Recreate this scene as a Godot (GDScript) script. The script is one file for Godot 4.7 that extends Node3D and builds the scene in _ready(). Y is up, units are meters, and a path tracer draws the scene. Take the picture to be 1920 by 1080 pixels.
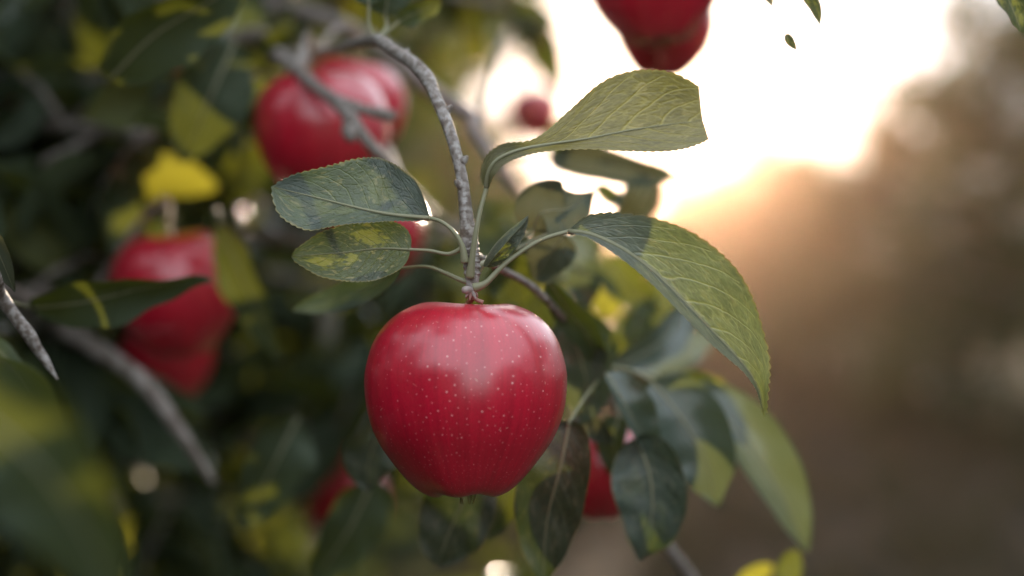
extends Node3D
# An apple on the edge of an orchard tree, low sun behind it. Metres, y up, the lens 1.5 m above the ground looking along -z.

const LENS := 63.0
const EYE := Vector3(0, 1.5, 0)
const FPX := 540.0 / (12.0 / LENS)      # focal length in pixels of a 1920 x 1080 picture

var rng := RandomNumberGenerator.new()
var noise := FastNoiseLite.new()
var mats := {}
var taken := {}
var tree: Node3D

# ---------------------------------------------------------------- helpers
func at(px: float, py: float, d: float) -> Vector3:
	return EYE + Vector3((px - 960.0) / FPX * d, (540.0 - py) / FPX * d, -d)

func numbered(called: String) -> String:
	if not taken.has(called):
		taken[called] = 0
		return called
	taken[called] += 1
	return "%s_%03d" % [called, taken[called]]

func thing(called: String, label: String, category: String, where := Vector3.ZERO, group := "") -> Node3D:
	var o := Node3D.new()
	o.name = numbered(called)
	add_child(o)
	o.position = where
	o.set_meta("label", label)
	o.set_meta("category", category)
	if group:
		o.set_meta("group", group)
	return o

func part(called: String, mesh: Mesh, mat: Material, parent: Node, where := Vector3.ZERO) -> MeshInstance3D:
	var o := MeshInstance3D.new()
	o.name = called
	o.mesh = mesh
	o.material_override = mat
	parent.add_child(o, true)
	o.position = where
	return o

func spline(p: Array, t: float) -> Vector3:
	var n := p.size() - 1
	var f := clampf(t, 0.0, 1.0) * n
	var i := mini(int(f), n - 1)
	var a: Vector3 = p[maxi(i - 1, 0)]
	var b: Vector3 = p[i]
	var c: Vector3 = p[i + 1]
	var d: Vector3 = p[mini(i + 2, n)]
	return b.cubic_interpolate(c, a, d, f - i)

func values(a: Array, t: float) -> float:
	if a.size() == 1:
		return a[0]
	var f := clampf(t, 0.0, 1.0) * (a.size() - 1)
	var i := mini(int(f), a.size() - 2)
	var k := f - i
	k = k * k * (3.0 - 2.0 * k)
	return lerpf(a[i], a[i + 1], k)

func curve(a: Array, t: float) -> float:
	var p := []
	for i in a.size():
		p.append(Vector3(a[i], 0, 0))
	return maxf(spline(p, t).x, 0.01)

func grid(st: SurfaceTool, pts: Array, uvs: Array, start: int) -> int:
	# rows of points joined by triangles; returns the next free index
	var rows := pts.size()
	var cols: int = pts[0].size()
	for i in rows:
		for j in cols:
			st.set_uv(uvs[i][j])
			st.add_vertex(pts[i][j])
	for i in rows - 1:
		for j in cols - 1:
			var a := start + i * cols + j
			for k in [a, a + 1, a + cols, a + 1, a + cols + 1, a + cols]:
				st.add_index(k)
	return start + rows * cols

func begin() -> SurfaceTool:
	var st := SurfaceTool.new()
	st.begin(Mesh.PRIMITIVE_TRIANGLES)
	return st

func finish(st: SurfaceTool) -> ArrayMesh:
	st.generate_normals()
	return st.commit()

func tube_to(st: SurfaceTool, start: int, p: Array, radii: Array, segments: int, sides: int, bumps := 0.0, origin := Vector3.ZERO) -> int:
	var rows := []
	var uvs := []
	var keep := Vector3(0.31, 0.2, 0.93).normalized()
	var length := 0.0
	var last: Vector3 = spline(p, 0.0)
	for i in segments + 1:
		var t := float(i) / segments
		var c := spline(p, t)
		length += c.distance_to(last)
		last = c
		var d := (spline(p, minf(t + 0.01, 1.0)) - spline(p, maxf(t - 0.01, 0.0))).normalized()
		var x := d.cross(keep).normalized()
		keep = x.cross(d).normalized()
		var r := values(radii, t)
		var row := []
		var ur := []
		for j in sides + 1:
			var a := TAU * (j % sides) / sides
			var w := r
			if bumps > 0.0:
				w *= 1.0 + bumps * noise.get_noise_3d(cos(a) * 20.0 + c.x * 900.0, sin(a) * 20.0 + c.y * 900.0, c.z * 900.0)
			row.append(c + (x * cos(a) + keep * sin(a)) * w - origin)
			ur.append(Vector2(float(j) / sides, length * 20.0))
		rows.append(row)
		uvs.append(ur)
	var cap_a := []
	var cap_b := []
	for j in sides + 1:
		cap_a.append(spline(p, 0.0) - origin)
		cap_b.append(spline(p, 1.0) - origin)
	rows.push_front(cap_a)
	rows.push_back(cap_b)
	uvs.push_front(uvs[0])
	uvs.push_back(uvs[-1])
	return grid(st, rows, uvs, start)

func tube(p: Array, radii: Array, segments := 16, sides := 8, bumps := 0.0, origin := Vector3.ZERO) -> ArrayMesh:
	var st := begin()
	tube_to(st, 0, p, radii, segments, sides, bumps, origin)
	return finish(st)

# ---------------------------------------------------------------- leaves
func leaf_mesh(spine: Array, w: float, tilt_a: Array, tilt_b: Array, o := {}) -> ArrayMesh:
	# a blade on both sides of a midrib; the tilts turn each half about the midrib, in degrees, positive towards +z
	var n: int = o.get("n", 40)
	var m: int = o.get("m", 6)
	var pa: float = o.get("a", 0.6)
	var pb: float = o.get("b", 0.85)
	var teeth: float = o.get("teeth", 0.0)
	var saw: float = o.get("saw", 0.05)
	var cup: float = o.get("cup", 0.25)
	var wave: float = o.get("wave", 0.06)
	var face: Vector3 = o.get("face", Vector3(0, 0, 1))
	var peak := pow(pa / (pa + pb), pa) * pow(pb / (pa + pb), pb)
	var phase: float = o.get("phase", 1.7)
	var rows := []
	var uvs := []
	var shift: Vector3 = spine[0]
	for i in n + 1:
		var u := float(i) / n
		var c := spline(spine, u)
		var t := (spline(spine, minf(u + 0.02, 1.0)) - spline(spine, maxf(u - 0.02, 0.0))).normalized()
		var side := face.cross(t).normalized()
		var out := t.cross(side).normalized()
		var wide := w * pow(maxf(u, 0.0), pa) * pow(1.0 - u, pb) / peak
		wide = maxf(wide * (1.0 - 0.35 * smoothstep(0.78, 0.97, u)), w * 0.012)
		var row := []
		var ur := []
		for j in range(-m, m + 1):
			var v := float(j) / m
			var s := absf(v)
			var tilt := deg_to_rad(values(tilt_a if j > 0 else tilt_b, u))
			var edge := 0.0
			var ahead := 0.0
			if teeth > 0.0 and s > 0.99 and u > 0.06 and u < 0.97:
				var ph := fposmod(u * teeth + 0.13 * sin(u * 37.0 + v), 1.0)
				edge = saw * (ph if ph < 0.75 else (1.0 - ph) * 3.0) * w
				ahead = saw * 0.5 * w * ph
			var half := wide
			if o.has("wide_a"):
				half = w * curve(o.wide_a if j > 0 else o.wide_b, u)
			var reach := half * s + edge
			var bend := tilt + deg_to_rad(70.0) * cup * (s - 0.5)
			var p := c + (side * signf(v) * cos(bend) + out * sin(bend)) * reach
			p += out * wave * w * s * (sin(u * 11.0 + v * 2.0 + phase) * 0.6 + sin(u * 23.0 - v * 3.0 + phase * 2.1) * 0.35)
			p += t * ahead
			row.append(p - shift)
			ur.append(Vector2(0.5 + 0.5 * v, u))
		rows.append(row)
		uvs.append(ur)
	var st := begin()
	grid(st, rows, uvs, 0)
	return finish(st)

func pixels(a: Array) -> Array:
	# [x, y, depth] triples to points; a missing depth repeats the last one
	var out := []
	var d := 0.6
	for q in a:
		if q.size() > 2:
			d = q[2]
		out.append(at(q[0], q[1], d))
	return out

func leaf(spine_px: Array, w_px: float, tilt_a: Array, tilt_b: Array, mat: String, o := {}, petiole := [], label := "") -> void:
	var spine := pixels(spine_px)
	var d: float = spine_px[0][2]
	var w := w_px * d / FPX
	var l := part("leaf", leaf_mesh(spine, w, tilt_a, tilt_b, o), mats[mat], tree, spine[0])
	if label:
		l.set_meta("label", label)
	var rib := []
	for i in 9:
		rib.append(spline(spine, i / 8.0 * 0.97))
	var rr := minf(w * 0.035, 0.0009)
	part("midrib", tube(rib, [rr * 1.3, rr, rr * 0.6, rr * 0.2], 24, 6, 0.0, spine[0]), mats["petiole" if o.has("n") else "petiole_dull"], l)
	if petiole.size() > 0:
		var pp := pixels(petiole)
		pp.append(spine[0])
		pp.append(spline(spine, 0.03))
		var r: float = o.get("pr", 5.0) * d / FPX
		part("petiole", tube(pp, [r * 1.7, r, r * 0.8, r * 0.72, rr * 1.2 + r * 0.3], 26, 8, 0.04, spine[0]), mats["petiole"], l)

# ---------------------------------------------------------------- textures
func tex(w: int, h: int, f: Callable) -> ImageTexture:
	var bytes := PackedByteArray()
	bytes.resize(w * h * 3)
	var k := 0
	for y in h:
		for x in w:
			var c: Color = f.call((x + 0.5) / w, (y + 0.5) / h)
			bytes[k] = clampi(int(pow(clampf(c.r, 0, 1), 0.4545) * 255.0), 0, 255)
			bytes[k + 1] = clampi(int(pow(clampf(c.g, 0, 1), 0.4545) * 255.0), 0, 255)
			bytes[k + 2] = clampi(int(pow(clampf(c.b, 0, 1), 0.4545) * 255.0), 0, 255)
			k += 3
	return ImageTexture.create_from_image(Image.create_from_data(w, h, false, Image.FORMAT_RGB8, bytes))

func leaf_textures(w: int, h: int, base: Color, vein: Color, patch: Color, patches: float, net: float, seed_at: int) -> Array:
	# [colour, relief]: midrib, side veins that bend to the tip, a net of small veins, mottling and pale patches
	var cell := FastNoiseLite.new()
	cell.noise_type = FastNoiseLite.TYPE_CELLULAR
	cell.cellular_return_type = FastNoiseLite.RETURN_DISTANCE2_SUB
	cell.frequency = 1.0
	cell.seed = seed_at
	var blot := FastNoiseLite.new()
	blot.seed = seed_at + 3
	blot.frequency = 1.0
	blot.fractal_octaves = 3
	var color := PackedByteArray()
	var relief := PackedByteArray()
	color.resize(w * h * 3)
	relief.resize(w * h)
	for y in h:
		var u := (y + 0.5) / h
		for x in w:
			var v := ((x + 0.5) / w - 0.5) * 2.0
			var s := absf(v)
			var wob := blot.get_noise_2d(v * 1.6 + 9.0, u * 3.4) * 0.018
			var q := (u + wob - (0.21 * s + 0.10 * s * s) - (0.045 if v > 0.0 else 0.0)) * 9.0
			var line := absf(q - roundf(q)) / 9.0
			var fade := clampf(1.0 - s * 0.75, 0.15, 1.0)
			var side := clampf(1.0 - line / (0.007 * fade + 0.003), 0.0, 1.0) * (1.0 if s < 0.93 else 0.0)
			var mid := clampf(1.0 - s / (0.055 * (1.05 - u)), 0.0, 1.0)
			var fine := clampf(1.0 - (cell.get_noise_2d(v * 5.5, u * 11.0) + 1.0) * 4.2, 0.0, 1.0)
			var finer := clampf(1.0 - (cell.get_noise_2d(v * 14.0 + 40.0, u * 28.0) + 1.0) * 2.6, 0.0, 1.0)
			var mott := blot.get_noise_2d(v * 3.0, u * 6.0) * 0.5 + blot.get_noise_2d(v * 14.0, u * 28.0) * 0.35 + blot.get_noise_2d(v * 60.0, u * 110.0) * 0.25
			var vm := clampf(maxf(maxf(side, mid), maxf(fine * net, finer * net * 0.45)), 0.0, 1.0)
			var c := base * (1.0 + 0.55 * mott)
			var pm := 0.0
			for b in [[0.42, -0.45, 0.17, 0.40], [0.80, 0.30, 0.16, 0.34], [0.62, 0.25, 0.07, 0.2]]:
				var e := Vector2((u - 0.12 * s - b[0] + 0.06) / b[2], (v - b[1]) / b[3]).length() + blot.get_noise_2d(v * 5.0, u * 9.0) * 0.7
				pm = maxf(pm, 1.0 - smoothstep(0.45, 1.0, e))
			pm *= patches * (1.0 - 0.5 * side)
			c = c.lerp(patch, pm * 0.85)
			var spot := smoothstep(0.34, 0.44, blot.get_noise_2d(v * 5.0 + 70.0, u * 10.0 - 20.0)) * (0.35 + 0.65 * patches)
			c = c.lerp(Color(0.30, 0.27, 0.18), spot * 0.6)
			c = c.lerp(vein, vm * 0.62)
			var rim := smoothstep(0.955, 1.0, s)
			c = c.lerp(Color(0.28, 0.22, 0.07), rim * 0.6)
			var k := (y * w + x) * 3
			color[k] = clampi(int(pow(clampf(c.r, 0, 1), 0.4545) * 255.0), 0, 255)
			color[k + 1] = clampi(int(pow(clampf(c.g, 0, 1), 0.4545) * 255.0), 0, 255)
			color[k + 2] = clampi(int(pow(clampf(c.b, 0, 1), 0.4545) * 255.0), 0, 255)
			relief[y * w + x] = clampi(int((0.6 - 0.35 * maxf(side, mid) - 0.28 * fine - 0.12 * finer + 0.10 * mott) * 255.0), 0, 255)
	return [ImageTexture.create_from_image(Image.create_from_data(w, h, false, Image.FORMAT_RGB8, color)), ImageTexture.create_from_image(Image.create_from_data(w, h, false, Image.FORMAT_L8, relief))]

func apple_texture(w: int, h: int) -> ImageTexture:
	var n := FastNoiseLite.new()
	n.seed = 5
	n.frequency = 1.0
	n.fractal_octaves = 3
	var px := PackedFloat32Array()
	px.resize(w * h * 3)
	for y in h:
		var v := (y + 0.5) / h
		for x in w:
			var a := TAU * (x + 0.5) / w
			var cx := cos(a)
			var cz := sin(a)
			var streak := n.get_noise_3d(cx * 9.0, v * 1.6, cz * 9.0) * 0.55 + n.get_noise_3d(cx * 24.0, v * 2.5, cz * 24.0) * 0.35
			var blot := n.get_noise_3d(cx * 2.0, v * 3.0 + 5.0, cz * 2.0)
			var grain := n.get_noise_3d(cx * 60.0, v * 90.0, cz * 60.0)
			var k := clampf(0.56 + 0.36 * streak + 0.14 * blot + 0.16 * grain, 0.0, 1.0)
			var c := Color(0.26, 0.001, 0.011).lerp(Color(0.72, 0.005, 0.038), k)
			var i := (y * w + x) * 3
			px[i] = c.r
			px[i + 1] = c.g
			px[i + 2] = c.b
	# lenticels: pale dots, many and fine towards the calyx, fewer and larger above
	var r := RandomNumberGenerator.new()
	r.seed = 11
	var used: PackedVector2Array = []
	for k in 5200:
		var v := r.randf_range(0.10, 0.90)
		var u := r.randf()
		var low := smoothstep(0.46, 0.80, v)
		var gap := lerpf(0.086, 0.040, low) * (0.75 + 0.5 * absf(n.get_noise_2d(u * 9.0, v * 9.0)) * 2.6) * r.randf_range(0.7, 1.15)
		var here := Vector2(u * 6.28, v * 3.7)
		var near := false
		for q in used:
			if absf(q.y - here.y) < gap and q.distance_to(here) < gap:
				near = true
				break
		if near:
			continue
		used.append(here)
		var size := lerpf(0.0005, 0.0017, pow(r.randf(), 1.8)) * lerpf(1.0, 0.6, low)
		var strong := r.randf_range(0.25, 1.0) * lerpf(1.0, 0.8, low)
		dot(px, w, h, u, v, size * 2.2, size * 2.2, Color(0.75, 0.06, 0.10), strong * 0.4)
		dot(px, w, h, u, v, size, size, Color(0.90, 0.68, 0.62), strong)
	for k in 46:       # scuffs and russet flecks
		var u := r.randf()
		var v := r.randf_range(0.3, 0.75)
		var step := Vector2(r.randf_range(-1, 1), r.randf_range(-0.7, 0.7)) * 0.0016
		for q in r.randi_range(2, 7):
			dot(px, w, h, u + step.x * q, v + step.y * q * 1.8 + r.randf_range(-0.001, 0.001), 0.0008, 0.0008, Color(0.75, 0.48, 0.36), r.randf_range(0.3, 0.8))
	for k in 700:      # yeasty bloom of tiny specks round the calyx lobes
		dot(px, w, h, r.randf(), r.randf_range(0.74, 0.9), 0.0007, 0.0007, Color(0.75, 0.35, 0.38), r.randf_range(0.2, 0.7))
	var bytes := PackedByteArray()
	bytes.resize(w * h * 3)
	for i in w * h * 3:
		bytes[i] = clampi(int(pow(clampf(px[i], 0, 1), 0.4545) * 255.0), 0, 255)
	return ImageTexture.create_from_image(Image.create_from_data(w, h, false, Image.FORMAT_RGB8, bytes))

func dot(px: PackedFloat32Array, w: int, h: int, u: float, v: float, ru: float, rv: float, c: Color, strong: float) -> void:
	# round on the fruit: the texture is twice as wide as high and the girth about 1.6 times the profile
	var rx := maxf(ru * w, 0.9)
	var ry := maxf(rv * h * 1.7, 0.9)
	var cx := u * w
	var cy := v * h
	for y in range(int(cy - ry - 1), int(cy + ry + 2)):
		if y < 0 or y >= h:
			continue
		for x in range(int(cx - rx - 1), int(cx + rx + 2)):
			var e := Vector2((x + 0.5 - cx) / rx, (y + 0.5 - cy) / ry).length()
			var k := clampf(1.25 - e, 0.0, 1.0) * strong
			if k <= 0.0:
				continue
			var i := (y * w + posmod(x, w)) * 3
			px[i] = lerpf(px[i], c.r, k)
			px[i + 1] = lerpf(px[i + 1], c.g, k)
			px[i + 2] = lerpf(px[i + 2], c.b, k)

func lin(r: float, g: float, b: float) -> Color:
	return Color(r, g, b).linear_to_srgb()

func make_materials() -> void:
	# close leaves: blue-green upper side, olive with pale patches, pale netted
	var kinds := {
		"leaf_teal": [Color(0.062, 0.088, 0.064), Color(0.150, 0.190, 0.140), Color(0.26, 0.28, 0.10), 0.20, 0.12, 3],
		"leaf_patched": [Color(0.062, 0.084, 0.045), Color(0.17, 0.19, 0.11), Color(0.30, 0.30, 0.07), 0.8, 0.15, 8],
		"leaf_netted": [Color(0.135, 0.158, 0.122), Color(0.33, 0.35, 0.26), Color(0.22, 0.22, 0.08), 0.15, 1.0, 17],
		"leaf_deep": [Color(0.048, 0.068, 0.038), Color(0.09, 0.11, 0.06), Color(0.1, 0.1, 0.04), 0.2, 0.15, 41],
		"leaf_olive": [Color(0.125, 0.118, 0.055), Color(0.36, 0.34, 0.14), Color(0.20, 0.18, 0.05), 0.3, 0.8, 29],
	}
	for k in kinds:
		var a = kinds[k]
		var t := leaf_textures(320, 640, a[0], a[1], a[2], a[3], a[4], a[5])
		var m := StandardMaterial3D.new()
		m.resource_name = k
		m.albedo_texture = t[0]
		m.heightmap_enabled = true
		m.heightmap_texture = t[1]
		m.heightmap_scale = 0.07
		m.roughness = 0.48
		m.metallic_specular = 0.62
		m.backlight_enabled = true
		m.backlight = lin(0.33, 0.36, 0.05) if k == "leaf_olive" or k == "leaf_netted" else lin(0.24, 0.27, 0.03)
		mats[k] = m
	# leaves out of focus: plain tones, with their own colour of light passing through
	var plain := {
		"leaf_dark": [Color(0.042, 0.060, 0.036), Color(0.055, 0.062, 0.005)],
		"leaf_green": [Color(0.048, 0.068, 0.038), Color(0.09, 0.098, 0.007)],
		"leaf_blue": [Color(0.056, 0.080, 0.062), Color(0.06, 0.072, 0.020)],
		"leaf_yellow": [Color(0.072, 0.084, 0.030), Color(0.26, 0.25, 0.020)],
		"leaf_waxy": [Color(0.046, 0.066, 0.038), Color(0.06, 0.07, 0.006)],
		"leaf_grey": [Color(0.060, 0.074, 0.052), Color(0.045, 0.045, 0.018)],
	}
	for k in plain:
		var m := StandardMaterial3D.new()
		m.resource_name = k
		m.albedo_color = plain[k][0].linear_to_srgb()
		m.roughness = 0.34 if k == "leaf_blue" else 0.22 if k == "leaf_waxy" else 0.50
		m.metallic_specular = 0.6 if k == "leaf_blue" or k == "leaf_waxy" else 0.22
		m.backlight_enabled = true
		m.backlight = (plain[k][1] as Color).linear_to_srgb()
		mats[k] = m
	var nt := NoiseTexture2D.new()
	nt.width = 256
	nt.height = 256
	nt.seamless = true
	var bn := FastNoiseLite.new()
	bn.frequency = 0.03
	bn.fractal_octaves = 4
	nt.noise = bn
	var bark_tones := {"bark": [lin(0.13, 0.10, 0.08), lin(0.42, 0.40, 0.38)], "bark_dark": [lin(0.13, 0.10, 0.08), lin(0.36, 0.33, 0.30)], "stem": [lin(0.16, 0.07, 0.03), lin(0.30, 0.20, 0.10)]}
	for k in bark_tones:
		var m := StandardMaterial3D.new()
		m.resource_name = k
		var c := NoiseTexture2D.new()
		c.width = 256
		c.height = 256
		c.seamless = true
		var cn := FastNoiseLite.new()
		cn.seed = 7
		cn.frequency = 0.022
		cn.fractal_octaves = 5
		c.noise = cn
		var ramp := Gradient.new()
		ramp.set_color(0, bark_tones[k][0])
		ramp.set_color(1, bark_tones[k][1])
		ramp.set_offset(0, 0.3)
		ramp.set_offset(1, 0.68)
		c.color_ramp = ramp
		m.albedo_texture = c
		m.uv1_triplanar = true
		m.uv1_scale = Vector3(45, 45, 45) if k != "bark_dark" else Vector3(9, 9, 9)
		m.heightmap_enabled = true
		m.heightmap_texture = nt
		m.heightmap_scale = 0.04
		m.roughness = 0.62
		mats[k] = m
	for k in {"petiole": Color(0.25, 0.25, 0.15), "petiole_dull": Color(0.16, 0.18, 0.08), "petiole_red": Color(0.34, 0.16, 0.13), "bud": Color(0.42, 0.36, 0.33), "sepal": Color(0.20, 0.17, 0.06)}.keys():
		var m := StandardMaterial3D.new()
		m.resource_name = k
		var tone: Color = {"petiole": Color(0.25, 0.25, 0.15), "petiole_dull": Color(0.16, 0.18, 0.08), "petiole_red": Color(0.34, 0.16, 0.13), "bud": Color(0.42, 0.36, 0.33), "sepal": Color(0.20, 0.17, 0.06)}[k]
		m.albedo_color = tone.linear_to_srgb()
		m.roughness = 0.45
		mats[k] = m
	var ap := StandardMaterial3D.new()
	ap.resource_name = "apple_skin"
	ap.albedo_texture = apple_texture(1280, 640)
	ap.roughness = 0.28
	ap.metallic_specular = 0.6
	ap.clearcoat_enabled = true
	ap.clearcoat = 1.0
	ap.clearcoat_roughness = 0.26
	ap.heightmap_enabled = true
	ap.heightmap_texture = nt
	ap.heightmap_scale = 0.004
	mats["apple"] = ap

# ---------------------------------------------------------------- apples
func apple_skin(seed_at: int, rows: int, cols: int) -> ArrayMesh:
	# radius 1, the crown rim at y 0, the lobes round the calyx at -1.9
	var prof := [Vector2(0.03, -0.34), Vector2(0.10, -0.26), Vector2(0.22, -0.08), Vector2(0.37, 0.0), Vector2(0.56, -0.035), Vector2(0.75, -0.145), Vector2(0.90, -0.33), Vector2(0.98, -0.57), Vector2(1.0, -0.78), Vector2(0.965, -1.06), Vector2(0.865, -1.32), Vector2(0.68, -1.58), Vector2(0.52, -1.755), Vector2(0.38, -1.85), Vector2(0.26, -1.86), Vector2(0.16, -1.76), Vector2(0.07, -1.63), Vector2(0.02, -1.61)]
	var r := RandomNumberGenerator.new()
	r.seed = seed_at
	var ph := r.randf() * TAU
	var lop := r.randf() * TAU
	var p3 := []
	for q in prof:
		p3.append(Vector3(q.x, q.y, 0))
	var along := [0.0]
	for i in 200:
		along.append(along[i] + spline(p3, i / 200.0).distance_to(spline(p3, (i + 1) / 200.0)))
	var pts := []
	var uvs := []
	var k0 := 0
	for i in rows + 1:
		var t := float(i) / rows
		while k0 < 199 and along[k0 + 1] < t * along[200]:
			k0 += 1
		var q := spline(p3, (k0 + (t * along[200] - along[k0]) / maxf(along[k0 + 1] - along[k0], 1e-6)) / 200.0)
		var row := []
		var ur := []
		for j in cols + 1:
			var a := TAU * (j % cols) / cols
			var low := smoothstep(0.5, 0.82, t) * (1.0 - smoothstep(0.9, 1.0, t))
			var top := 1.0 - smoothstep(0.1, 0.4, t)
			var k := 1.0 + 0.010 * low * cos(5.0 * a + ph) + 0.02 * cos(a + lop) * (1.0 - t) + 0.012 * cos(3.0 * a + ph * 2.0)
			var y := q.y - 0.014 * low * cos(5.0 * a + ph) + 0.03 * top * cos(2.0 * a + lop)
			row.append(Vector3(q.x * k * cos(a), y, q.x * k * sin(a)))
			ur.append(Vector2(float(j) / cols, t))
		pts.append(row)
		uvs.append(ur)
	var st := begin()
	grid(st, pts, uvs, 0)
	return finish(st)

func sepals() -> ArrayMesh:
	var st := begin()
	var k := 0
	for i in 5:
		var a := TAU * i / 5.0 + 0.2
		var d := Vector3(cos(a), 0, sin(a))
		k = tube_to(st, k, [Vector3(0, -1.60, 0) + d * 0.02, Vector3(0, -1.68, 0) + d * 0.06, Vector3(0, -1.80, 0) + d * 0.09, Vector3(0, -1.95, 0) + d * (0.05 + 0.06 * (i % 2))], [0.028, 0.03, 0.018, 0.004], 6, 6)
	return finish(st)

var apple_proto := []
func apple(px: float, py: float, d: float, diam: float, lean: Vector3, label: String, seed_at: int, stem_to := Vector3.ZERO, close := false) -> Vector3:
	# px, py: the middle of the fruit. Returns where its stem ends.
	if apple_proto.is_empty():
		apple_proto = [apple_skin(3, 72, 120), apple_skin(21, 36, 60), apple_skin(34, 36, 60), sepals()]
	var r := diam / 2.0
	var turn := Basis.from_euler(lean)
	var mid := at(px, py, d)
	var base := mid + turn * Vector3(0, 0.93 * r, 0)      # the crown rim
	var o := thing("apple", label, "apple", base, "apples on the near tree")
	o.basis = turn
	var skin := part("skin", apple_proto[0 if close else 1 + seed_at % 2], mats["apple"], o)
	skin.scale = Vector3.ONE * r
	skin.rotation.y = seed_at * 1.3
	var cal := part("calyx", apple_proto[3], mats["sepal"], o)
	cal.scale = Vector3.ONE * r
	var top := stem_to
	if top == Vector3.ZERO:
		top = base + Vector3(-0.004, 0.024, -0.006)
	var own := turn.inverse() * (top - base)
	part("stem", tube([Vector3(0, -0.33 * r, 0), own * 0.3 + Vector3(0, -0.05 * r, 0), own * 0.7 + Vector3(0.001, 0, 0), own], [0.0016, 0.0013, 0.0014, 0.0019], 10, 8, 0.05), mats["stem"], o)
	return top

func twig_to(from: Vector3, to: Vector3, r0: float, r1: float, mat := "bark_dark") -> void:
	# a thin twig of the near tree that carries something
	var k := from.lerp(to, 0.4) + Vector3(0, 0.05 * from.distance_to(to), 0)
	var g := from.lerp(to, 0.75) + Vector3(0, 0.06 * from.distance_to(to), 0)
	part("twig", tube([from, k, g, to], [r0, lerpf(r0, r1, 0.5), r1], 14, 7, 0.15, from), mats[mat], tree, from)

# ---------------------------------------------------------------- the near tree's own foliage
func shut(p: Vector3) -> bool:
	# true where no leaf of a crown may grow: in the gap between lens and fruit, and beyond the crown's edge at the alley
	var d := -p.z
	if d < 0.9:
		if p.distance_to(EYE) < 0.26:
			return true
		if d > 0.0:
			var s := maxf(d, 0.02)
			var x := p.x / s * FPX
			var y := (p.y - EYE.y) / s * FPX
			if absf(x) < 1130.0 and absf(y) < 690.0 and (x > -700.0 or d < 0.84):
				return true
		if p.y > 1.55 and d > 0.5:
			return p.x > 0.16
		return p.x > -0.12
	return p.x > 0.09 + 0.05 * sin(p.y * 9.0 + p.z * 4.0) + 0.04 * sin(p.z * 11.0)

func crown_shape(n: int, fold: float, curl: float, seed_at: int) -> ArrayMesh:
	var r := RandomNumberGenerator.new()
	r.seed = seed_at
	var spine := []
	for i in 5:
		var t := i / 4.0
		spine.append(Vector3(0.05 * sin(t * 3.0 + seed_at), t * (1.0 - 0.12 * curl * t), -curl * t * t * 0.35))
	return leaf_mesh(spine, 0.27, [fold, fold * 0.8], [fold, fold * 1.2], {"n": n, "m": 3, "cup": 0.2, "wave": 0.12, "phase": seed_at * 1.1, "a": 0.62, "b": 0.8})

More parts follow.
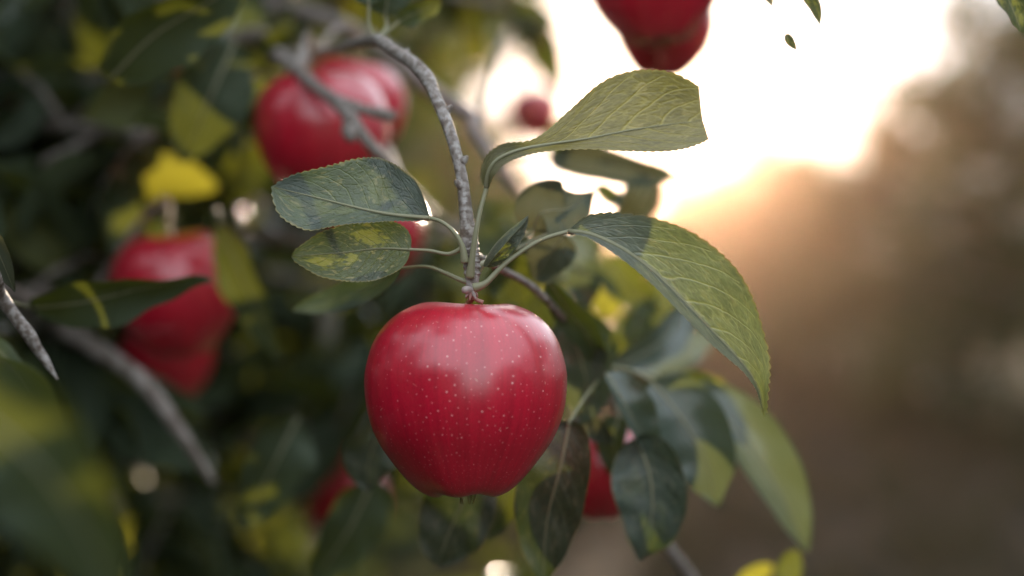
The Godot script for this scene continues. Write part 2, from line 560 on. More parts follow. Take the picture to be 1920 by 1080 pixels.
func grow_crown(tree: Node3D, trunk: Array, seed_at: int, count: int, top: float) -> void:
	rng.seed = seed_at
	var shapes := []
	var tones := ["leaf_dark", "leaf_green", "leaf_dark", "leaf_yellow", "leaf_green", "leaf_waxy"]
	for i in 6:
		shapes.append(crown_shape(10, [10.0, 25.0, 35.0, 15.0, 45.0, 28.0][i], [0.3, 0.8, 0.5, 1.2, 0.6, 1.0][i], i + 1))
	var placed := []          # [transform, kind, depth or far]
	var twigs := begin()
	var ti := 0
	var made := 0
	for b in count:
		var h := 0.45 + top * (b + rng.randf()) / count
		var az := b * 2.399963 + rng.randf_range(-0.2, 0.2)
		var len := rng.randf_range(0.8, 1.35) * (1.1 - 0.22 * absf(h - 1.4))
		var lift := rng.randf_range(-0.15, 0.45)
		var dir := Vector3(cos(az), lift, sin(az)).normalized()
		var root := spline(trunk, clampf(h / trunk[-1].y, 0, 1))
		var pts := []
		for i in 9:
			var t := i / 8.0
			var p := root + dir * len * t + Vector3(0, -0.22 * t * t * len, 0) + Vector3(rng.randf_range(-1, 1), rng.randf_range(-1, 1), rng.randf_range(-1, 1)) * 0.035 * t
			if i > 1 and shut(p):
				break
			pts.append(p)
		if pts.size() < 3:
			continue
		part("branch", tube(pts, [0.013, 0.009, 0.006, 0.0035], 14, 7, 0.15, pts[0]), mats["bark_dark"], tree, pts[0])
		for s in 13:
			var t := 0.16 + 0.84 * (s + rng.randf()) / 13.0
			var p0 := spline(pts, t)
			var td := Vector3(rng.randf_range(-1, 1), rng.randf_range(-0.5, 0.9), rng.randf_range(-1, 1)).normalized()
			var tl := rng.randf_range(0.08, 0.26)
			var p1 := p0 + td * tl * 0.5
			var p2 := p0 + td * tl + Vector3(0, -0.03, 0)
			if shut(p1) or shut(p2):
				continue
			ti = tube_to(twigs, ti, [p0, p1, p2], [0.003, 0.0022, 0.0015], 3, 4)
			for q in 13:
				var at_t := 0.2 + 0.8 * (q + rng.randf()) / 13.0
				var base := p0.lerp(p1, at_t * 2.0) if at_t < 0.5 else p1.lerp(p2, at_t * 2.0 - 1.0)
				var size := rng.randf_range(0.055, 0.095)
				var up := (td * 0.6 + Vector3(rng.randf_range(-1, 1), rng.randf_range(-1.2, 0.5), rng.randf_range(-1, 1))).normalized()
				if shut(base + up * size) or shut(base + up * size * 0.5):
					continue
				var fz := (Vector3(rng.randf_range(-1, 1), rng.randf_range(0.0, 1.6), rng.randf_range(-1, 1))).normalized()
				var fx := up.cross(fz).normalized()
				fz = fx.cross(up).normalized()
				var tr := Transform3D(Basis(fx, up, fz) * size, base)
				var mid := base + up * size * 0.5
				var d := -mid.z
				var seen := d > 0.7 and absf(mid.x) < d * 960.0 / FPX and absf(mid.y - EYE.y) < d * 540.0 / FPX
				placed.append([tr, made % 6 if made % 6 != 3 or rng.randf() < 0.45 else 0, d if seen else 100.0 + d])
				made += 1
	part("twigs", finish(twigs), mats["bark_dark"], tree).set_meta("kind", "stuff")
	placed.sort_custom(func(a, b): return a[2] < b[2])
	var rest := [[], [], [], [], [], []]
	var single := 0
	for q in placed:
		if single < 220 and q[2] < 99.0:
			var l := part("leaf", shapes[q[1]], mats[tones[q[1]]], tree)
			l.transform = q[0]
			single += 1
		else:
			rest[q[1]].append(q[0])
	for i in 6:
		var mm := MultiMesh.new()
		mm.transform_format = MultiMesh.TRANSFORM_3D
		mm.mesh = shapes[i]
		mm.instance_count = rest[i].size()
		for j in rest[i].size():
			mm.set_instance_transform(j, rest[i][j])
		var o := MultiMeshInstance3D.new()
		o.name = "foliage"
		o.multimesh = mm
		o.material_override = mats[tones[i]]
		o.set_meta("kind", "stuff")
		tree.add_child(o, true)
	print("crown leaves ", placed.size(), " single ", single)

# ---------------------------------------------------------------- trees of the rows
func row_tree(seed_at: int, leaves: int, size: float, leaf_tones: Array) -> Dictionary:
	# the meshes of one slender orchard tree, about 4 m high
	var r := RandomNumberGenerator.new()
	r.seed = seed_at
	var out := {}
	out.trunk = tube([Vector3(0, -0.05, 0), Vector3(0.03, 1.0, 0.02), Vector3(-0.02, 2.2, -0.02), Vector3(0.02, 3.6, 0.0)], [0.07, 0.05, 0.035, 0.012], 12, 8, 0.1)
	out.limbs = []
	out.tips = []
	for i in 12:
		var h := 0.35 + 3.1 * i / 12.0
		var az := i * 2.4 + r.randf()
		var len := lerpf(1.15, 0.45, i / 12.0) * r.randf_range(0.8, 1.15)
		var d := Vector3(cos(az), 0.35, sin(az))
		out.limbs.append(tube([Vector3(0, h, 0), Vector3(0, h, 0) + d * len * 0.5, Vector3(0, h - 0.05, 0) + d * len], [0.022, 0.014, 0.005], 6, 6))
		out.tips.append([Vector3(0, h, 0), d * len])
	var clumps := []
	for k in 95:
		var tip = out.tips[r.randi() % 12]
		clumps.append(tip[0] + tip[1] * pow(r.randf(), 0.55) * 1.1 + Vector3(r.randfn(0, 0.13), r.randfn(0, 0.16), r.randfn(0, 0.13)))
	var sets := []
	for t in leaf_tones.size():
		sets.append(begin())
	var idx := []
	idx.resize(leaf_tones.size())
	idx.fill(0)
	for k in leaves:
		var c: Vector3 = clumps[r.randi() % clumps.size()]
		c += Vector3(r.randfn(0, 0.09), r.randfn(0, 0.085), r.randfn(0, 0.09)) * (1.0 if r.randf() < 0.82 else 2.6)
		if c.y < 0.06:
			continue
		var a := Vector3(r.randf_range(-1, 1), r.randf_range(-1, 0.6), r.randf_range(-1, 1)).normalized() * size * r.randf_range(0.7, 1.3)
		var b := a.cross(Vector3(r.randf_range(-1, 1), r.randf_range(-1, 1), r.randf_range(-1, 1))).normalized() * size * 0.27
		var g := a.cross(b).normalized() * size * 0.08
		var t := r.randi() % leaf_tones.size()
		var st: SurfaceTool = sets[t]
		for p in [c, c + a * 0.45 + b + g, c + a * 0.45, c + a * 0.45 - b + g, c + a]:
			st.set_uv(Vector2.ZERO)
			st.add_vertex(p)
		for i in [0, 1, 2, 0, 2, 3, 1, 4, 2, 2, 4, 3]:
			st.add_index(idx[t] + i)
		idx[t] += 5
	var mesh := ArrayMesh.new()
	for t in leaf_tones.size():
		sets[t].generate_normals()
		sets[t].commit(mesh)
		mesh.surface_set_material(t, mats[leaf_tones[t]])
	out.crown = mesh
	return out

func plant(kind: Dictionary, where: Vector3, turn: float, scale_by: float, label: String, group: String) -> void:
	var o := thing("apple_tree", label, "tree", where, group)
	o.rotation.y = turn
	o.scale = Vector3.ONE * scale_by
	part("trunk", kind.trunk, mats["bark_dark"], o)
	for l in kind.limbs:
		part("limb", l, mats["bark_dark"], o)
	var c := MeshInstance3D.new()
	c.name = "crown"
	c.mesh = kind.crown
	o.add_child(c, true)

# ---------------------------------------------------------------- the scene
func _ready() -> void:
	# camera
	var cam := Camera3D.new()
	cam.name = "camera"
	add_child(cam)
	cam.position = EYE
	var lens := CameraAttributesPhysical.new()
	lens.frustum_focal_length = LENS
	lens.frustum_focus_distance = 0.592
	lens.exposure_aperture = 3.4
	lens.frustum_near = 0.05
	lens.frustum_far = 600.0
	cam.attributes = lens
	cam.current = true
	# sky, air and exposure
	var env := Environment.new()
	env.background_mode = Environment.BG_SKY
	var sm := ProceduralSkyMaterial.new()
	sm.sky_top_color = Color(0.80, 0.83, 0.87)
	sm.sky_horizon_color = Color(0.92, 0.92, 0.92)
	sm.sky_curve = 0.16
	sm.ground_horizon_color = Color(0.40, 0.36, 0.32)
	sm.ground_bottom_color = Color(0.22, 0.19, 0.16)
	sm.sun_angle_max = 45.0
	sm.sun_curve = 0.12
	var sky := Sky.new()
	sky.sky_material = sm
	env.sky = sky
	env.tonemap_mode = Environment.TONE_MAPPER_LINEAR
	env.tonemap_exposure = 2.75
	env.volumetric_fog_enabled = true
	env.volumetric_fog_density = 0.0005
	env.volumetric_fog_albedo = Color(1.0, 0.82, 0.70)
	env.volumetric_fog_anisotropy = 0.92
	env.sdfgi_enabled = true
	env.ssao_enabled = true
	env.ssil_enabled = true
	var we := WorldEnvironment.new()
	we.name = "world"
	we.environment = env
	add_child(we)
	# the low sun behind the tree: in the picture at about (1290, 200)
	var sun := DirectionalLight3D.new()
	sun.name = "sun"
	sun.light_color = Color(1.0, 0.90, 0.79)
	sun.light_energy = 1.4
	sun.light_angular_distance = 0.5
	sun.shadow_enabled = true
	add_child(sun)
	sun.look_at_from_position(Vector3.ZERO, -Vector3(330, 340, -FPX), Vector3.UP)

	noise.frequency = 0.08
	noise.fractal_octaves = 3
	make_materials()
	print("materials ", Time.get_ticks_msec())

	# ground
	var ground := MeshInstance3D.new()
	ground.name = "ground"
	var gm := PlaneMesh.new()
	gm.size = Vector2(900, 900)
	ground.mesh = gm
	var soil := StandardMaterial3D.new()
	soil.resource_name = "soil_and_dry_grass"
	var gt := NoiseTexture2D.new()
	gt.width = 512
	gt.height = 512
	gt.seamless = true
	var gn := FastNoiseLite.new()
	gn.frequency = 0.02
	gn.fractal_octaves = 5
	gt.noise = gn
	var gr := Gradient.new()
	gr.set_color(0, lin(0.030, 0.022, 0.017))
	gr.set_color(1, lin(0.062, 0.046, 0.034))
	gr.add_point(0.5, lin(0.045, 0.036, 0.024))
	gt.color_ramp = gr
	soil.albedo_texture = gt
	soil.uv1_triplanar = true
	soil.uv1_world_triplanar = true
	soil.uv1_scale = Vector3(0.35, 0.35, 0.35)
	soil.roughness = 1.0
	soil.metallic_specular = 0.1
	ground.material_override = soil
	ground.set_meta("kind", "structure")
	add_child(ground)

	# the near tree
	tree = thing("apple_tree", "near apple tree whose dark leafy crown fills the left of the photo", "tree")
	var trunk := [Vector3(-0.62, -0.05, -1.40), Vector3(-0.60, 0.8, -1.41), Vector3(-0.64, 1.6, -1.37), Vector3(-0.60, 2.4, -1.41), Vector3(-0.62, 3.1, -1.39)]
	part("trunk", tube(trunk, [0.065, 0.05, 0.042, 0.03, 0.012], 24, 12, 0.12), mats["bark_dark"], tree)
	limbs(trunk)
	close_leaves()
	soft_leaves()
	fruits()
	grow_crown(tree, trunk, 4, 110, 2.5)
	# an unseen tree added beside the lens, out of the frame, to shade the crown
	var beside := thing("apple_tree", "unseen apple tree added beside the viewer to shade the near crown", "tree")
	var post := [Vector3(-0.85, -0.05, 0.12), Vector3(-0.83, 0.9, 0.10), Vector3(-0.86, 1.6, 0.13), Vector3(-0.84, 2.3, 0.12)]
	part("trunk", tube(post, [0.065, 0.05, 0.034, 0.012], 24, 12, 0.12), mats["bark_dark"], beside)
	grow_crown(beside, post, 8, 90, 1.15)
	print("near tree ", Time.get_ticks_msec())
	rows()
	print("done ", Time.get_ticks_msec())

func limbs(trunk: Array) -> void:
	# the fruiting spur, grey and ringed, and the limb it grows from
	var spur := pixels([[590, 100, 0.90], [650, 86, 0.78], [705, 75, 0.68], [736, 93, 0.66], [770, 115, 0.645], [800, 145, 0.63], [818, 185, 0.62], [843, 245, 0.61], [860, 305, 0.605], [868, 345, 0.602], [874, 400, 0.6], [880, 450, 0.6], [885, 505, 0.6], [884, 545, 0.6]])
	var o := part("fruit_spur", tube(spur, [0.0026, 0.0027, 0.0029, 0.0028, 0.0028, 0.0031, 0.0025, 0.0025, 0.0023, 0.0024, 0.0027, 0.0035, 0.0032, 0.0022], 110, 16, 0.10, spur[-1]), mats["bark"], tree, spur[-1])
	# ring scars round the spur's swollen end
	for i in 9:
		var y := 424.0 + i * 11.0
		var c: Vector3 = at(879.0 + i * 0.8, y, 0.6) - spur[-1]
		var rr := values([0.0031, 0.0037, 0.0038, 0.0036], i / 8.0)
		part("ring_scar", tube([c + Vector3(0, 0.0011, 0), c + Vector3(0, 0.0003, 0), c + Vector3(0, -0.0003, 0), c + Vector3(0, -0.0011, 0)], [rr * 0.75, rr * 0.97, rr * 0.97, rr * 0.75], 8, 14, 0.10), mats["bark"], o)
	for q in [[805, 146, 0.63, -1.0], [862, 300, 0.605, 1.0], [832, 205, 0.617, 1.0], [868, 345, 0.601, -1.0], [752, 98, 0.655, 1.0]]:
		var c := at(q[0] + 8.0 * q[3], q[1], q[2] - 0.001)
		var d := Vector3(0.0022 * q[3], 0.0022, 0.001)
		part("bud", tube([c - d * 0.8, c - d * 0.2, c + d * 0.2, c + d * 0.7], [0.0016, 0.0018, 0.0014, 0.0005], 8, 8, 0.1, spur[-1]), mats["bark"], o)
	# pale stub, scales and old fruit stalks at the node
	var n := at(884, 545, 0.598)
	part("stub", tube([n, n + Vector3(-0.0016, 0.0003, 0.0015), n + Vector3(-0.0028, 0.0002, 0.003)], [0.0012, 0.0016, 0.0014], 6, 10, 0.1, spur[-1]), mats["bud"], o)
	part("stub", tube([n + Vector3(0, -0.001, 0), n + Vector3(0.002, -0.0035, 0.0015), n + Vector3(0.0046, -0.0046, 0.002)], [0.001, 0.0008, 0.0009], 6, 8, 0.1, spur[-1]), mats["petiole_red"], o)
	for i in 7:
		var a := i * 0.9
		var d := Vector3(cos(a) * 0.0017, -0.0012 - 0.0004 * (i % 3), sin(a) * 0.0014 + 0.0006)
		part("bud_scale", tube([n + d * 0.3, n + d, n + d * 1.5 + Vector3(0, -0.0008, 0)], [0.0007, 0.0008, 0.0002], 5, 6, 0.1, spur[-1]), mats["bud" if i % 2 else "petiole_red"], o)
	# limbs that show, out of focus
	var a := pixels([[590, 100, 0.90], [520, 105, 0.94], [430, 80, 1.0]])
	a.append(Vector3(-0.42, 1.62, -1.2))
	a.append(spline(trunk, 0.47))
	a.reverse()
	part("branch", tube(a, [0.014, 0.010, 0.007, 0.0055, 0.0038], 30, 10, 0.15, a[0]), mats["bark_dark"], tree, a[0])
	var b := pixels([[520, 100, 0.88], [590, 160, 0.82], [645, 205, 0.78], [690, 265, 0.77], [745, 325, 0.79], [820, 400, 0.84]])
	part("branch", tube(b, [0.0042, 0.0036, 0.0038, 0.0032, 0.0026, 0.0015], 24, 10, 0.2, b[0]), mats["bark"], tree, b[0])
	b = pixels([[630, 190, 0.785], [690, 208, 0.775], [735, 218, 0.765]])
	part("branch", tube(b, [0.0036, 0.003, 0.0036], 10, 8, 0.2, b[0]), mats["bark"], tree, b[0])
	b = pixels([[655, 215, 0.78], [658, 250, 0.77], [657, 262, 0.77]])
	part("branch", tube(b, [0.0036, 0.0045, 0.003], 10, 8, 0.2, b[0]), mats["bark"], tree, b[0])
	b = pixels([[840, 190, 0.95], [890, 250, 0.9], [940, 320, 0.88], [985, 385, 0.9]])
	b.push_front(Vector3(-0.2, 1.72, -1.15))
	b.push_front(spline(trunk, 0.55))
	part("branch", tube(b, [0.010, 0.006, 0.005, 0.0045, 0.004, 0.002], 26, 8, 0.2, b[0]), mats["bark"], tree, b[0])
	b = pixels([[20, 560, 1.0], [130, 625, 0.95], [250, 700, 0.9], [325, 790, 0.88], [400, 905, 0.88]])
	b.push_front(spline(trunk, 0.43))
	part("branch", tube(b, [0.010, 0.006, 0.006, 0.0055, 0.0045, 0.002], 26, 8, 0.2, b[0]), mats["bark_dark"], tree, b[0])
	b = pixels([[-60, 470, 0.60], [0, 555, 0.62], [50, 622, 0.625], [80, 670, 0.63], [108, 712, 0.63]])
	b.push_front(Vector3(-0.36, 1.56, -0.8))
	b.push_front(spline(trunk, 0.48))
	part("branch", tube(b, [0.010, 0.005, 0.0032, 0.003, 0.0028, 0.002, 0.0006], 30, 9, 0.25, b[0]), mats["bark"], tree, b[0])
	b = pixels([[1140, 690, 0.74], [1185, 860, 0.76], [1235, 1000, 0.80], [1300, 1100, 0.84]])
	b.append(at(1330, 1240, 0.95))
	b.append(Vector3(-0.2, 0.9, -1.3))
	b.append(spline(trunk, 0.3))
	b.reverse()
	part("branch", tube(b, [0.012, 0.009, 0.0045, 0.004, 0.0035, 0.003, 0.002], 34, 8, 0.2, b[0]), mats["bark"], tree, b[0])
	b = pixels([[880, 470, 0.603], [930, 500, 0.64], [1000, 540, 0.67], [1070, 610, 0.70], [1140, 690, 0.74]])
	part("branch", tube(b, [0.0015, 0.0015, 0.0018, 0.002, 0.002], 20, 8, 0.2, b[0]), mats["bark"], tree, b[0])
	# the bough overhead, above the frame, with twigs hanging in at the upper edge
	b = [spline(trunk, 0.62), Vector3(-0.35, 2.0, -1.1), Vector3(-0.05, 1.90, -0.85), Vector3(0.10, 1.77, -0.74), Vector3(0.22, 1.69, -0.64)]
	part("branch", tube(b, [0.016, 0.011, 0.007, 0.004, 0.0015], 26, 9, 0.15, b[0]), mats["bark_dark"], tree, b[0])

func close_leaves() -> void:
	var fine := {"n": 150, "m": 12, "teeth": 34.0, "saw": 0.045}
	var f1 := fine.duplicate()
	f1.merge({"wide_a": [0.02, 0.10, 0.15, 0.22, 0.32, 0.50, 0.68, 0.52, 0.02], "wide_b": [0.02, 0.62, 0.86, 0.95, 0.96, 0.84, 0.60, 0.33, 0.02], "cup": 0.18, "wave": 0.05}, true)
	leaf([[806, 409, 0.6], [740, 403, 0.597], [680, 392, 0.595], [600, 372, 0.597], [509, 350, 0.602]], 104, [46, 40, 30, 22, 20], [-8, -16, -14, -10], "leaf_teal", f1, [[872, 492, 0.596], [866, 460, 0.595], [850, 434, 0.595], [828, 416, 0.597]], "dark blue-green leaf with a few pale spots and a rolled lower edge")
	var f2 := fine.duplicate()
	f2.merge({"a": 0.5, "b": 0.66, "cup": 0.2, "wave": 0.06, "pr": 4.2, "teeth": 28.0, "phase": 0.4}, true)
	leaf([[770, 468, 0.6], [710, 466, 0.602], [640, 474, 0.602], [547, 480, 0.605]], 62, [16, 10, 6], [-30, -26, -20], "leaf_patched", f2, [[880, 455, 0.603], [858, 470, 0.602], [838, 476, 0.6], [805, 470, 0.6]], "small olive leaf blotched with yellow")
	var f3 := fine.duplicate()
	f3.merge({"a": 0.6, "b": 0.7, "n": 60, "m": 6, "teeth": 0.0, "pr": 4.0}, true)
	leaf([[752, 503, 0.625], [700, 535, 0.66], [630, 562, 0.69], [548, 582, 0.70]], 34, [30, 30], [-20, -10], "leaf_teal", f3, [[884, 530, 0.6], [862, 524, 0.6], [835, 512, 0.605], [800, 500, 0.612]])
	var f4 := fine.duplicate()
	f4.merge({"wide_a": [0.05, 0.16, 0.18, 0.12, 0.54, 0.98, 0.96, 0.62], "wide_b": [0.05, 0.16, 0.18, 0.14, 0.18, 0.44, 0.54, 0.40], "cup": 0.12, "wave": 0.05, "pr": 5.5, "saw": 0.04, "teeth": 42.0}, true)
	leaf([[912, 352, 0.596], [918, 318, 0.593], [945, 291, 0.592], [1005, 274, 0.594], [1080, 264, 0.60], [1170, 246, 0.606], [1250, 234, 0.611], [1318, 226, 0.617]], 108, [-20, -14, -6, 0], [40, 34, 24, 20], "leaf_olive", f4, [[881, 520, 0.597], [886, 480, 0.595], [894, 425, 0.594], [903, 385, 0.595]], "olive leaf arching up against the sun with a bent neck")
	var f5 := fine.duplicate()
	f5.merge({"wide_a": [0.03, 0.32, 0.58, 0.80, 0.88, 0.74, 0.42, 0.13, 0.01], "wide_b": [0.03, 0.13, 0.34, 0.43, 0.45, 0.42, 0.22, 0.09, 0.01], "cup": 0.16, "wave": 0.05, "pr": 5.5, "saw": 0.05, "n": 190, "teeth": 36.0}, true)
	leaf([[1066, 434, 0.6], [1110, 440, 0.596], [1173, 470, 0.592], [1233, 516, 0.59], [1287, 570, 0.589], [1340, 626, 0.59], [1394, 684, 0.592], [1422, 730, 0.595], [1433, 780, 0.598]], 128, [10, 14, 16, 18, 30], [52, 60, 62, 62, 50], "leaf_netted", f5, [[889, 540, 0.594], [912, 530, 0.593], [950, 492, 0.594], [1010, 452, 0.597]], "large pale leaf with a net of veins and a saw-toothed edge, hanging to the right")
	var f6 := fine.duplicate()
	f6.merge({"a": 0.6, "b": 0.7, "n": 80, "m": 8, "pr": 3.2, "teeth": 22.0}, true)
	leaf([[906, 498, 0.598], [922, 468, 0.596], [950, 436, 0.596], [990, 404, 0.6]], 36, [100, 104, 100], [-14, -8, -10], "leaf_patched", f6, [[888, 522, 0.602], [898, 512, 0.6]], "small folded leaf beside the spur")

func soft_leaves() -> void:
	var s := {"n": 44, "m": 6, "cup": 0.35, "wave": 0.17}
	var list := [
		# behind the spur, towards the sun
		[[[1000, 432, 0.665], [1012, 402, 0.66], [1040, 394, 0.66], [1070, 390, 0.665], [1112, 362, 0.675]], 58, [0, -10, 10], [30, 20], "leaf_grey", [[892, 505, 0.605], [930, 480, 0.63], [970, 450, 0.65]]],
		[[[1062, 440, 0.69], [1035, 470, 0.69], [1000, 525, 0.70]], 46, [10], [-15], "leaf_grey", [[892, 500, 0.605], [960, 470, 0.65], [1030, 440, 0.68]]],
		[[[935, 480, 0.70], [955, 520, 0.71], [982, 572, 0.72]], 52, [0], [10], "leaf_dark", [[890, 490, 0.61]]],
		[[[1020, 535, 0.80], [1000, 580, 0.81], [960, 650, 0.82]], 52, [15], [-10], "leaf_yellow", [[1060, 520, 0.78]]],
		[[[1030, 296, 0.80], [1110, 304, 0.80], [1200, 326, 0.80], [1275, 332, 0.81]], 38, [20, 30], [0, 20, 50], "leaf_grey", [[900, 330, 0.88], [960, 300, 0.84]]],
		[[[1222, 330, 0.84], [1195, 385, 0.84], [1160, 440, 0.86]], 40, [20], [0], "leaf_grey", [[1130, 300, 0.82], [1190, 305, 0.83]]],
		[[[1120, 350, 0.76], [1145, 372, 0.76], [1168, 372, 0.77]], 20, [20], [40], "leaf_dark", [[1060, 400, 0.7]]],
		[[[1078, 432, 0.80], [1085, 500, 0.79], [1105, 580, 0.80]], 44, [15], [-10], "leaf_blue", [[1000, 400, 0.86]]],
		[[[1130, 490, 0.86], [1170, 530, 0.86], [1235, 590, 0.88]], 44, [0], [20], "leaf_green", [[1060, 470, 0.86]]],
		[[[1120, 480, 0.95], [1130, 540, 0.95], [1150, 600, 0.96]], 46, [0], [20], "leaf_yellow", []],
		[[[1030, 300, 1.15], [1080, 270, 1.15], [1140, 250, 1.15]], 50, [0], [20], "leaf_green", []],
		# lower right
		[[[1030, 528, 0.675], [1068, 585, 0.69], [1105, 635, 0.70], [1135, 705, 0.72]], 34, [40, 20], [-20, 0], "leaf_green", []],
		[[[1062, 596, 0.71], [1085, 660, 0.71], [1100, 730, 0.715], [1085, 800, 0.72]], 62, [10, 30], [-20], "leaf_blue", []],
		[[[1068, 790, 0.665], [1050, 880, 0.66], [1025, 980, 0.665], [1018, 1100, 0.67]], 74, [40, 30, 15, 5], [-8, -4], "leaf_deep", [[1140, 690, 0.74], [1100, 740, 0.69]]],
		[[[1192, 820, 0.70], [1218, 890, 0.695], [1222, 970, 0.695], [1200, 1052, 0.70]], 76, [28, 20], [-10, 15], "leaf_teal", [[1140, 690, 0.74], [1175, 760, 0.715]]],
		[[[1222, 716, 0.735], [1275, 780, 0.73], [1322, 860, 0.73], [1346, 948, 0.735]], 76, [-5, 25], [40, 0], "leaf_blue", [[1140, 690, 0.74], [1185, 695, 0.735]]],
		[[[1296, 730, 0.78], [1385, 810, 0.775], [1462, 920, 0.775], [1514, 1035, 0.78]], 66, [-15, 0, 10], [45, 35], "leaf_blue", [[1140, 690, 0.74], [1230, 705, 0.76]]],
		[[[1262, 726, 0.80], [1330, 745, 0.80], [1400, 815, 0.80]], 40, [-20], [20], "leaf_yellow", [[1140, 690, 0.74]]],
		[[[1138, 698, 0.70], [1170, 755, 0.695], [1200, 810, 0.70], [1220, 856, 0.705]], 50, [-20, -10], [64, 56], "leaf_blue", []],
		[[[1200, 585, 0.86], [1185, 640, 0.86], [1160, 712, 0.87]], 40, [10], [-10], "leaf_green", []],
		[[[1195, 700, 0.92], [1260, 668, 0.91], [1345, 625, 0.92]], 42, [-30], [20], "leaf_blue", [[1140, 690, 0.80]]],
		[[[1470, 1100, 0.80], [1480, 1060, 0.80], [1495, 1030, 0.80]], 26, [10], [-10], "leaf_green", []],
		[[[1380, 1100, 0.85], [1420, 1075, 0.85], [1450, 1060, 0.85]], 20, [10], [-10], "leaf_yellow", []],
		[[[1150, 700, 0.76], [1190, 720, 0.76], [1240, 740, 0.765]], 30, [30], [-20], "leaf_blue", [[1140, 690, 0.75]]],
		[[[1140, 690, 0.75], [1120, 640, 0.77], [1060, 570, 0.79]], 44, [-20], [25], "leaf_green", []],
		[[[1145, 695, 0.78], [1240, 640, 0.80], [1300, 560, 0.83]], 46, [30], [-10], "leaf_blue", []],
		[[[1160, 780, 0.735], [1150, 830, 0.73], [1165, 910, 0.73]], 34, [40], [-30], "leaf_green", [[1150, 720, 0.745]]],
		[[[1080, 780, 0.73], [1110, 800, 0.725], [1150, 830, 0.73]], 26, [20], [10], "leaf_grey", [[1140, 690, 0.74]]],
		[[[1230, 740, 0.78], [1260, 820, 0.785], [1250, 920, 0.79]], 60, [30], [-25], "leaf_dark", []],
		[[[1180, 600, 0.95], [1260, 560, 0.95], [1350, 560, 0.96]], 46, [-30], [20], "leaf_green", []],
		# below and left of the fruit
		[[[745, 745, 0.71], [712, 810, 0.71], [690, 870, 0.715], [692, 920, 0.72]], 56, [10], [-10], "leaf_teal", []],
		[[[890, 880, 0.69], [868, 940, 0.69], [838, 1010, 0.695], [820, 1064, 0.70]], 72, [10, 5], [0, -10], "leaf_deep", []],
		[[[965, 880, 0.70], [945, 940, 0.70], [915, 1010, 0.705]], 36, [10], [-10], "leaf_dark", []],
		[[[560, 780, 0.86], [520, 860, 0.85], [455, 990, 0.86]], 66, [20], [-10], "leaf_dark", []],
		[[[700, 900, 0.82], [650, 1000, 0.82], [590, 1090, 0.83]], 60, [20], [-10], "leaf_dark", []],
		[[[400, 390, 0.88], [450, 510, 0.87], [525, 680, 0.88]], 58, [20], [-20], "leaf_dark", []],
		[[[60, 578, 0.72], [160, 566, 0.71], [280, 538, 0.71], [394, 522, 0.72]], 54, [-20, 10], [30, 20], "leaf_dark", [[0, 560, 0.63]]],
		# upper left
		[[[205, 150, 0.76], [290, 65, 0.75], [390, 5, 0.75], [470, -50, 0.76]], 76, [0, 10], [20], "leaf_dark", []],
		[[[440, 80, 0.86], [395, 180, 0.85], [342, 305, 0.86]], 72, [20], [-10], "leaf_dark", []],
		[[[748, 40, 0.69], [785, 22, 0.69], [830, 4, 0.70]], 24, [-20], [30], "leaf_green", [[705, 74, 0.68], [722, 62, 0.685]]],
		[[[692, 10, 0.68], [690, -40, 0.68], [700, -110, 0.68]], 45, [20], [10], "leaf_dark", [[705, 74, 0.68], [692, 45, 0.68]]],
		[[[722, 30, 0.70], [735, -20, 0.70], [790, -70, 0.71]], 50, [10], [10], "leaf_dark", [[708, 74, 0.68], [724, 50, 0.69]]],
		# beside the lens
		[[[-60, 400, 0.60], [-15, 450, 0.60], [28, 548, 0.61]], 30, [10], [20], "leaf_grey", []],
		[[[-40, 620, 0.52], [40, 700, 0.50], [130, 850, 0.51]], 70, [10], [-10], "leaf_green", []],
		[[[-200, 640, 0.35], [-20, 790, 0.34], [110, 920, 0.34], [240, 1150, 0.35]], 150, [15], [0], "leaf_dark", []],
		# tips hanging in from the bough overhead
		[[[1490, -70, 0.62], [1510, -20, 0.62], [1530, 15, 0.62], [1537, 47, 0.62]], 13, [30], [-30], "leaf_patched", [[1440, -200, 0.66]]],
		[[[1415, -60, 0.63], [1432, -30, 0.63], [1448, 12, 0.63]], 14, [20], [-30], "leaf_patched", [[1430, -200, 0.66]]],
		[[[1474, 64, 0.62], [1482, 78, 0.62], [1493, 93, 0.62]], 8, [20], [-30], "leaf_patched", [[1440, -120, 0.64]]],
		[[[1840, -90, 0.62], [1875, -30, 0.62], [1900, 20, 0.62], [1916, 64, 0.62]], 40, [30], [30], "leaf_patched", [[1700, -260, 0.64]]],
	]
	var k := 0
	for q in list:
		var o := s.duplicate()
		o["phase"] = k * 0.83
		o["pr"] = 3.4 if k < 47 else 0.5
		if q[0][0][0] < 760 and q[0][0][2] > 0.4:      # leaves of the inner crown hang with their undersides to the lens
			o["face"] = Vector3(0.12, -0.80, 0.58).normalized()
		leaf(q[0], q[1], q[2], q[3], q[4], o, q[5])
		k += 1

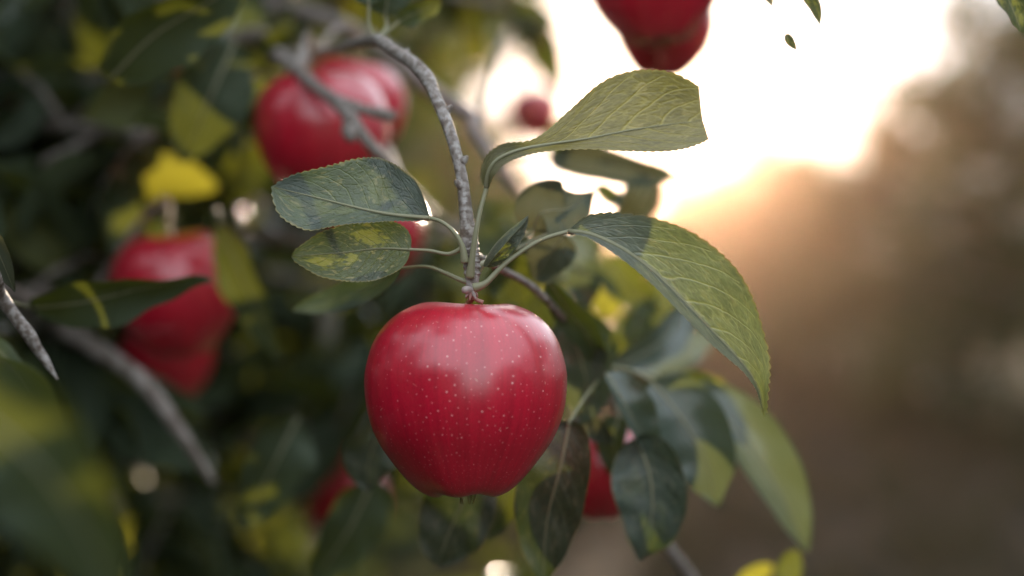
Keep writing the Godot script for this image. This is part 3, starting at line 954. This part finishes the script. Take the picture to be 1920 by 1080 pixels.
func fruits() -> void:
	var up := at(884, 552, 0.6)
	apple(874, 750, 0.607, 0.0812, Vector3(-0.12, 0, 0.02), "sharp glossy red apple with pale dots, hanging in the middle below the spur", 1, up, true)
	var list := [
		[602, 255, 0.87, 0.078, Vector3(0.1, 0, 0.1), "blurred red apple behind the upper blue-green leaf, left of the crossing branch"],
		[655, 212, 0.96, 0.070, Vector3(0, 0, -0.2), "blurred red apple behind the crossing branch, its shoulder beside the grey spur"],
		[332, 552, 0.93, 0.079, Vector3(0.1, 0, 0.1), "dark blurred red apple above the broad green leaf on the left"],
		[300, 675, 1.05, 0.074, Vector3(0.1, 0, -0.1), "dark blurred red apple below the broad green leaf on the left"],
		[650, 945, 1.55, 0.085, Vector3(0.5, 0, 0.3), "blurred red apple low down, left below the sharp apple"],
		[630, 830, 1.90, 0.075, Vector3(0.1, 0, 0), "small blurred red apple left of the sharp apple, among yellow leaves"],
		[705, 440, 1.05, 0.066, Vector3(0, 0, 0.1), "blurred red apple showing between the two sharp leaves on the left"],
		[1005, 215, 2.00, 0.074, Vector3(0, 0, 0.1), "faint pink blurred apple left of the arching olive leaf"],
		[1228, -38, 0.80, 0.072, Vector3(0, 0, 0.1), "large red blurred apple cut by the top edge before the sun"],
		[1243, 56, 0.86, 0.055, Vector3(0.2, 0, -0.1), "smaller red blurred apple under the one cut by the top edge"],
		[1122, 882, 0.76, 0.050, Vector3(0, 0, 0), "dark red blurred apple half hidden by leaves, right below the sharp apple"],
		[325, 150, 1.40, 0.066, Vector3(0, 0, 0), "small dim red apple in the dark crown at the upper left"],
		[30, 255, 1.30, 0.066, Vector3(0, 0, 0), "dim red apple at the left edge of the photo, upper half"],
	]
	var holds := [at(560, 130, 0.85), at(560, 130, 0.87), at(130, 625, 0.95), at(130, 625, 0.95), Vector3(-0.30, 1.47, -1.40), Vector3(-0.30, 1.47, -1.40), at(745, 325, 0.79), at(890, 250, 0.9), Vector3(0.06, 1.80, -0.78), Vector3(0.06, 1.80, -0.78), at(1160, 770, 0.75), Vector3(-0.42, 1.62, -1.2), Vector3(-0.42, 1.62, -1.2)]
	twig_to(Vector3(-0.62, 1.38, -1.38), Vector3(-0.30, 1.47, -1.40), 0.007, 0.004)
	for i in list.size():
		var q = list[i]
		var top := apple(q[0], q[1], q[2], q[3], q[4], q[5], i + 2)
		twig_to(holds[i], top, 0.003, 0.0018)

func rows() -> void:
	var kinds := [row_tree(2, 5200, 0.12, ["leaf_dark", "leaf_green", "leaf_grey"]), row_tree(9, 5200, 0.12, ["leaf_dark", "leaf_dark", "leaf_green"]), row_tree(15, 5200, 0.12, ["leaf_green", "leaf_dark", "leaf_dark"])]
	rng.seed = 31
	# the row across the alley
	for i in 35:
		var z := 8.6 - i * 1.9
		plant(kinds[i % 3], Vector3(5.3 + rng.randf_range(-0.25, 0.25), 0, z), rng.randf() * TAU, rng.randf_range(0.92, 1.30), "blurred leafy tree in the hazy row across the alley, under bright sky", "trees in the row across the alley")
	# the near tree's own row, going away behind it
	for i in 9:
		var z := -3.6 - i * 1.9
		plant(kinds[(i + 1) % 3], Vector3(-0.95 + rng.randf_range(-0.15, 0.15), 0, z), rng.randf() * TAU, rng.randf_range(0.92, 1.08), "dark apple tree standing behind the near tree in the same row", "trees behind the near tree")
	for i in 15:
		plant(kinds[i % 3], Vector3(-4.9 + rng.randf_range(-0.2, 0.2), 0, 5.5 - i * 1.9), rng.randf() * TAU, rng.randf_range(0.95, 1.15), "dim apple tree in the next row, seen through gaps in the near crown", "trees in the next row")
	for i in 5:
		plant(kinds[i % 3], Vector3(-1.3 + rng.randf_range(-0.1, 0.1), 0, 2.2 + i * 1.9), rng.randf() * TAU, 0.62, "apple tree of the near row standing behind the viewer, outside the photo", "trees behind the viewer")
	# rough grass of the alley
	var st := begin()
	for k in 9:
		var a := rng.randf() * TAU
		var h := rng.randf_range(0.07, 0.20)
		var c := Vector3(rng.randfn(0, 0.04), 0, rng.randfn(0, 0.04))
		var w := Vector3(cos(a + 1.57), 0, sin(a + 1.57)) * 0.004
		var lean := Vector3(cos(a), 0, sin(a)) * h * rng.randf_range(0.2, 0.7)
		for p in [c - w, c + w, c + Vector3(0, h * 0.6, 0) + lean * 0.4 - w * 0.7, c + w, c + Vector3(0, h * 0.6, 0) + lean * 0.4 + w * 0.7, c + Vector3(0, h * 0.6, 0) + lean * 0.4 - w * 0.7, c + Vector3(0, h * 0.6, 0) + lean * 0.4 - w * 0.7, c + Vector3(0, h * 0.6, 0) + lean * 0.4 + w * 0.7, c + Vector3(0, h, 0) + lean]:
			st.set_uv(Vector2.ZERO)
			st.add_vertex(p)
	var blades := finish(st)
	var mm := MultiMesh.new()
	mm.transform_format = MultiMesh.TRANSFORM_3D
	mm.mesh = blades
	mm.instance_count = 16000
	for k in 16000:
		var z := -3.0 - 50.0 * pow(rng.randf(), 1.5)
		var x := rng.randf_range(-2.5, 7.5)
		if noise.get_noise_2d(x * 14.0, z * 9.0) < -0.05:
			x = rng.randf_range(4.2, 6.4)
		mm.set_instance_transform(k, Transform3D(Basis(Vector3.UP, rng.randf() * TAU).scaled(Vector3.ONE * rng.randf_range(0.7, 1.5)), Vector3(x, 0.0, z)))
	var grass := MultiMeshInstance3D.new()
	grass.name = "grass"
	grass.multimesh = mm
	var gmat := StandardMaterial3D.new()
	gmat.resource_name = "dry_grass"
	gmat.albedo_color = lin(0.075, 0.066, 0.034)
	gmat.roughness = 0.8
	gmat.metallic_specular = 0.2
	grass.material_override = gmat
	grass.set_meta("kind", "stuff")
	grass.set_meta("label", "rough dry grass on the ground of the alley")
	grass.set_meta("category", "grass")
	add_child(grass)
	# trees across the far end of the alley
	for i in 9:
		plant(kinds[i % 3], Vector3(-5.5 + i * 1.5, 0, -61.0 + rng.randf_range(-1.5, 1.5)), rng.randf() * TAU, rng.randf_range(1.0, 1.25), "hazy tree closing the far end of the alley under the sun", "trees at the far end of the alley")
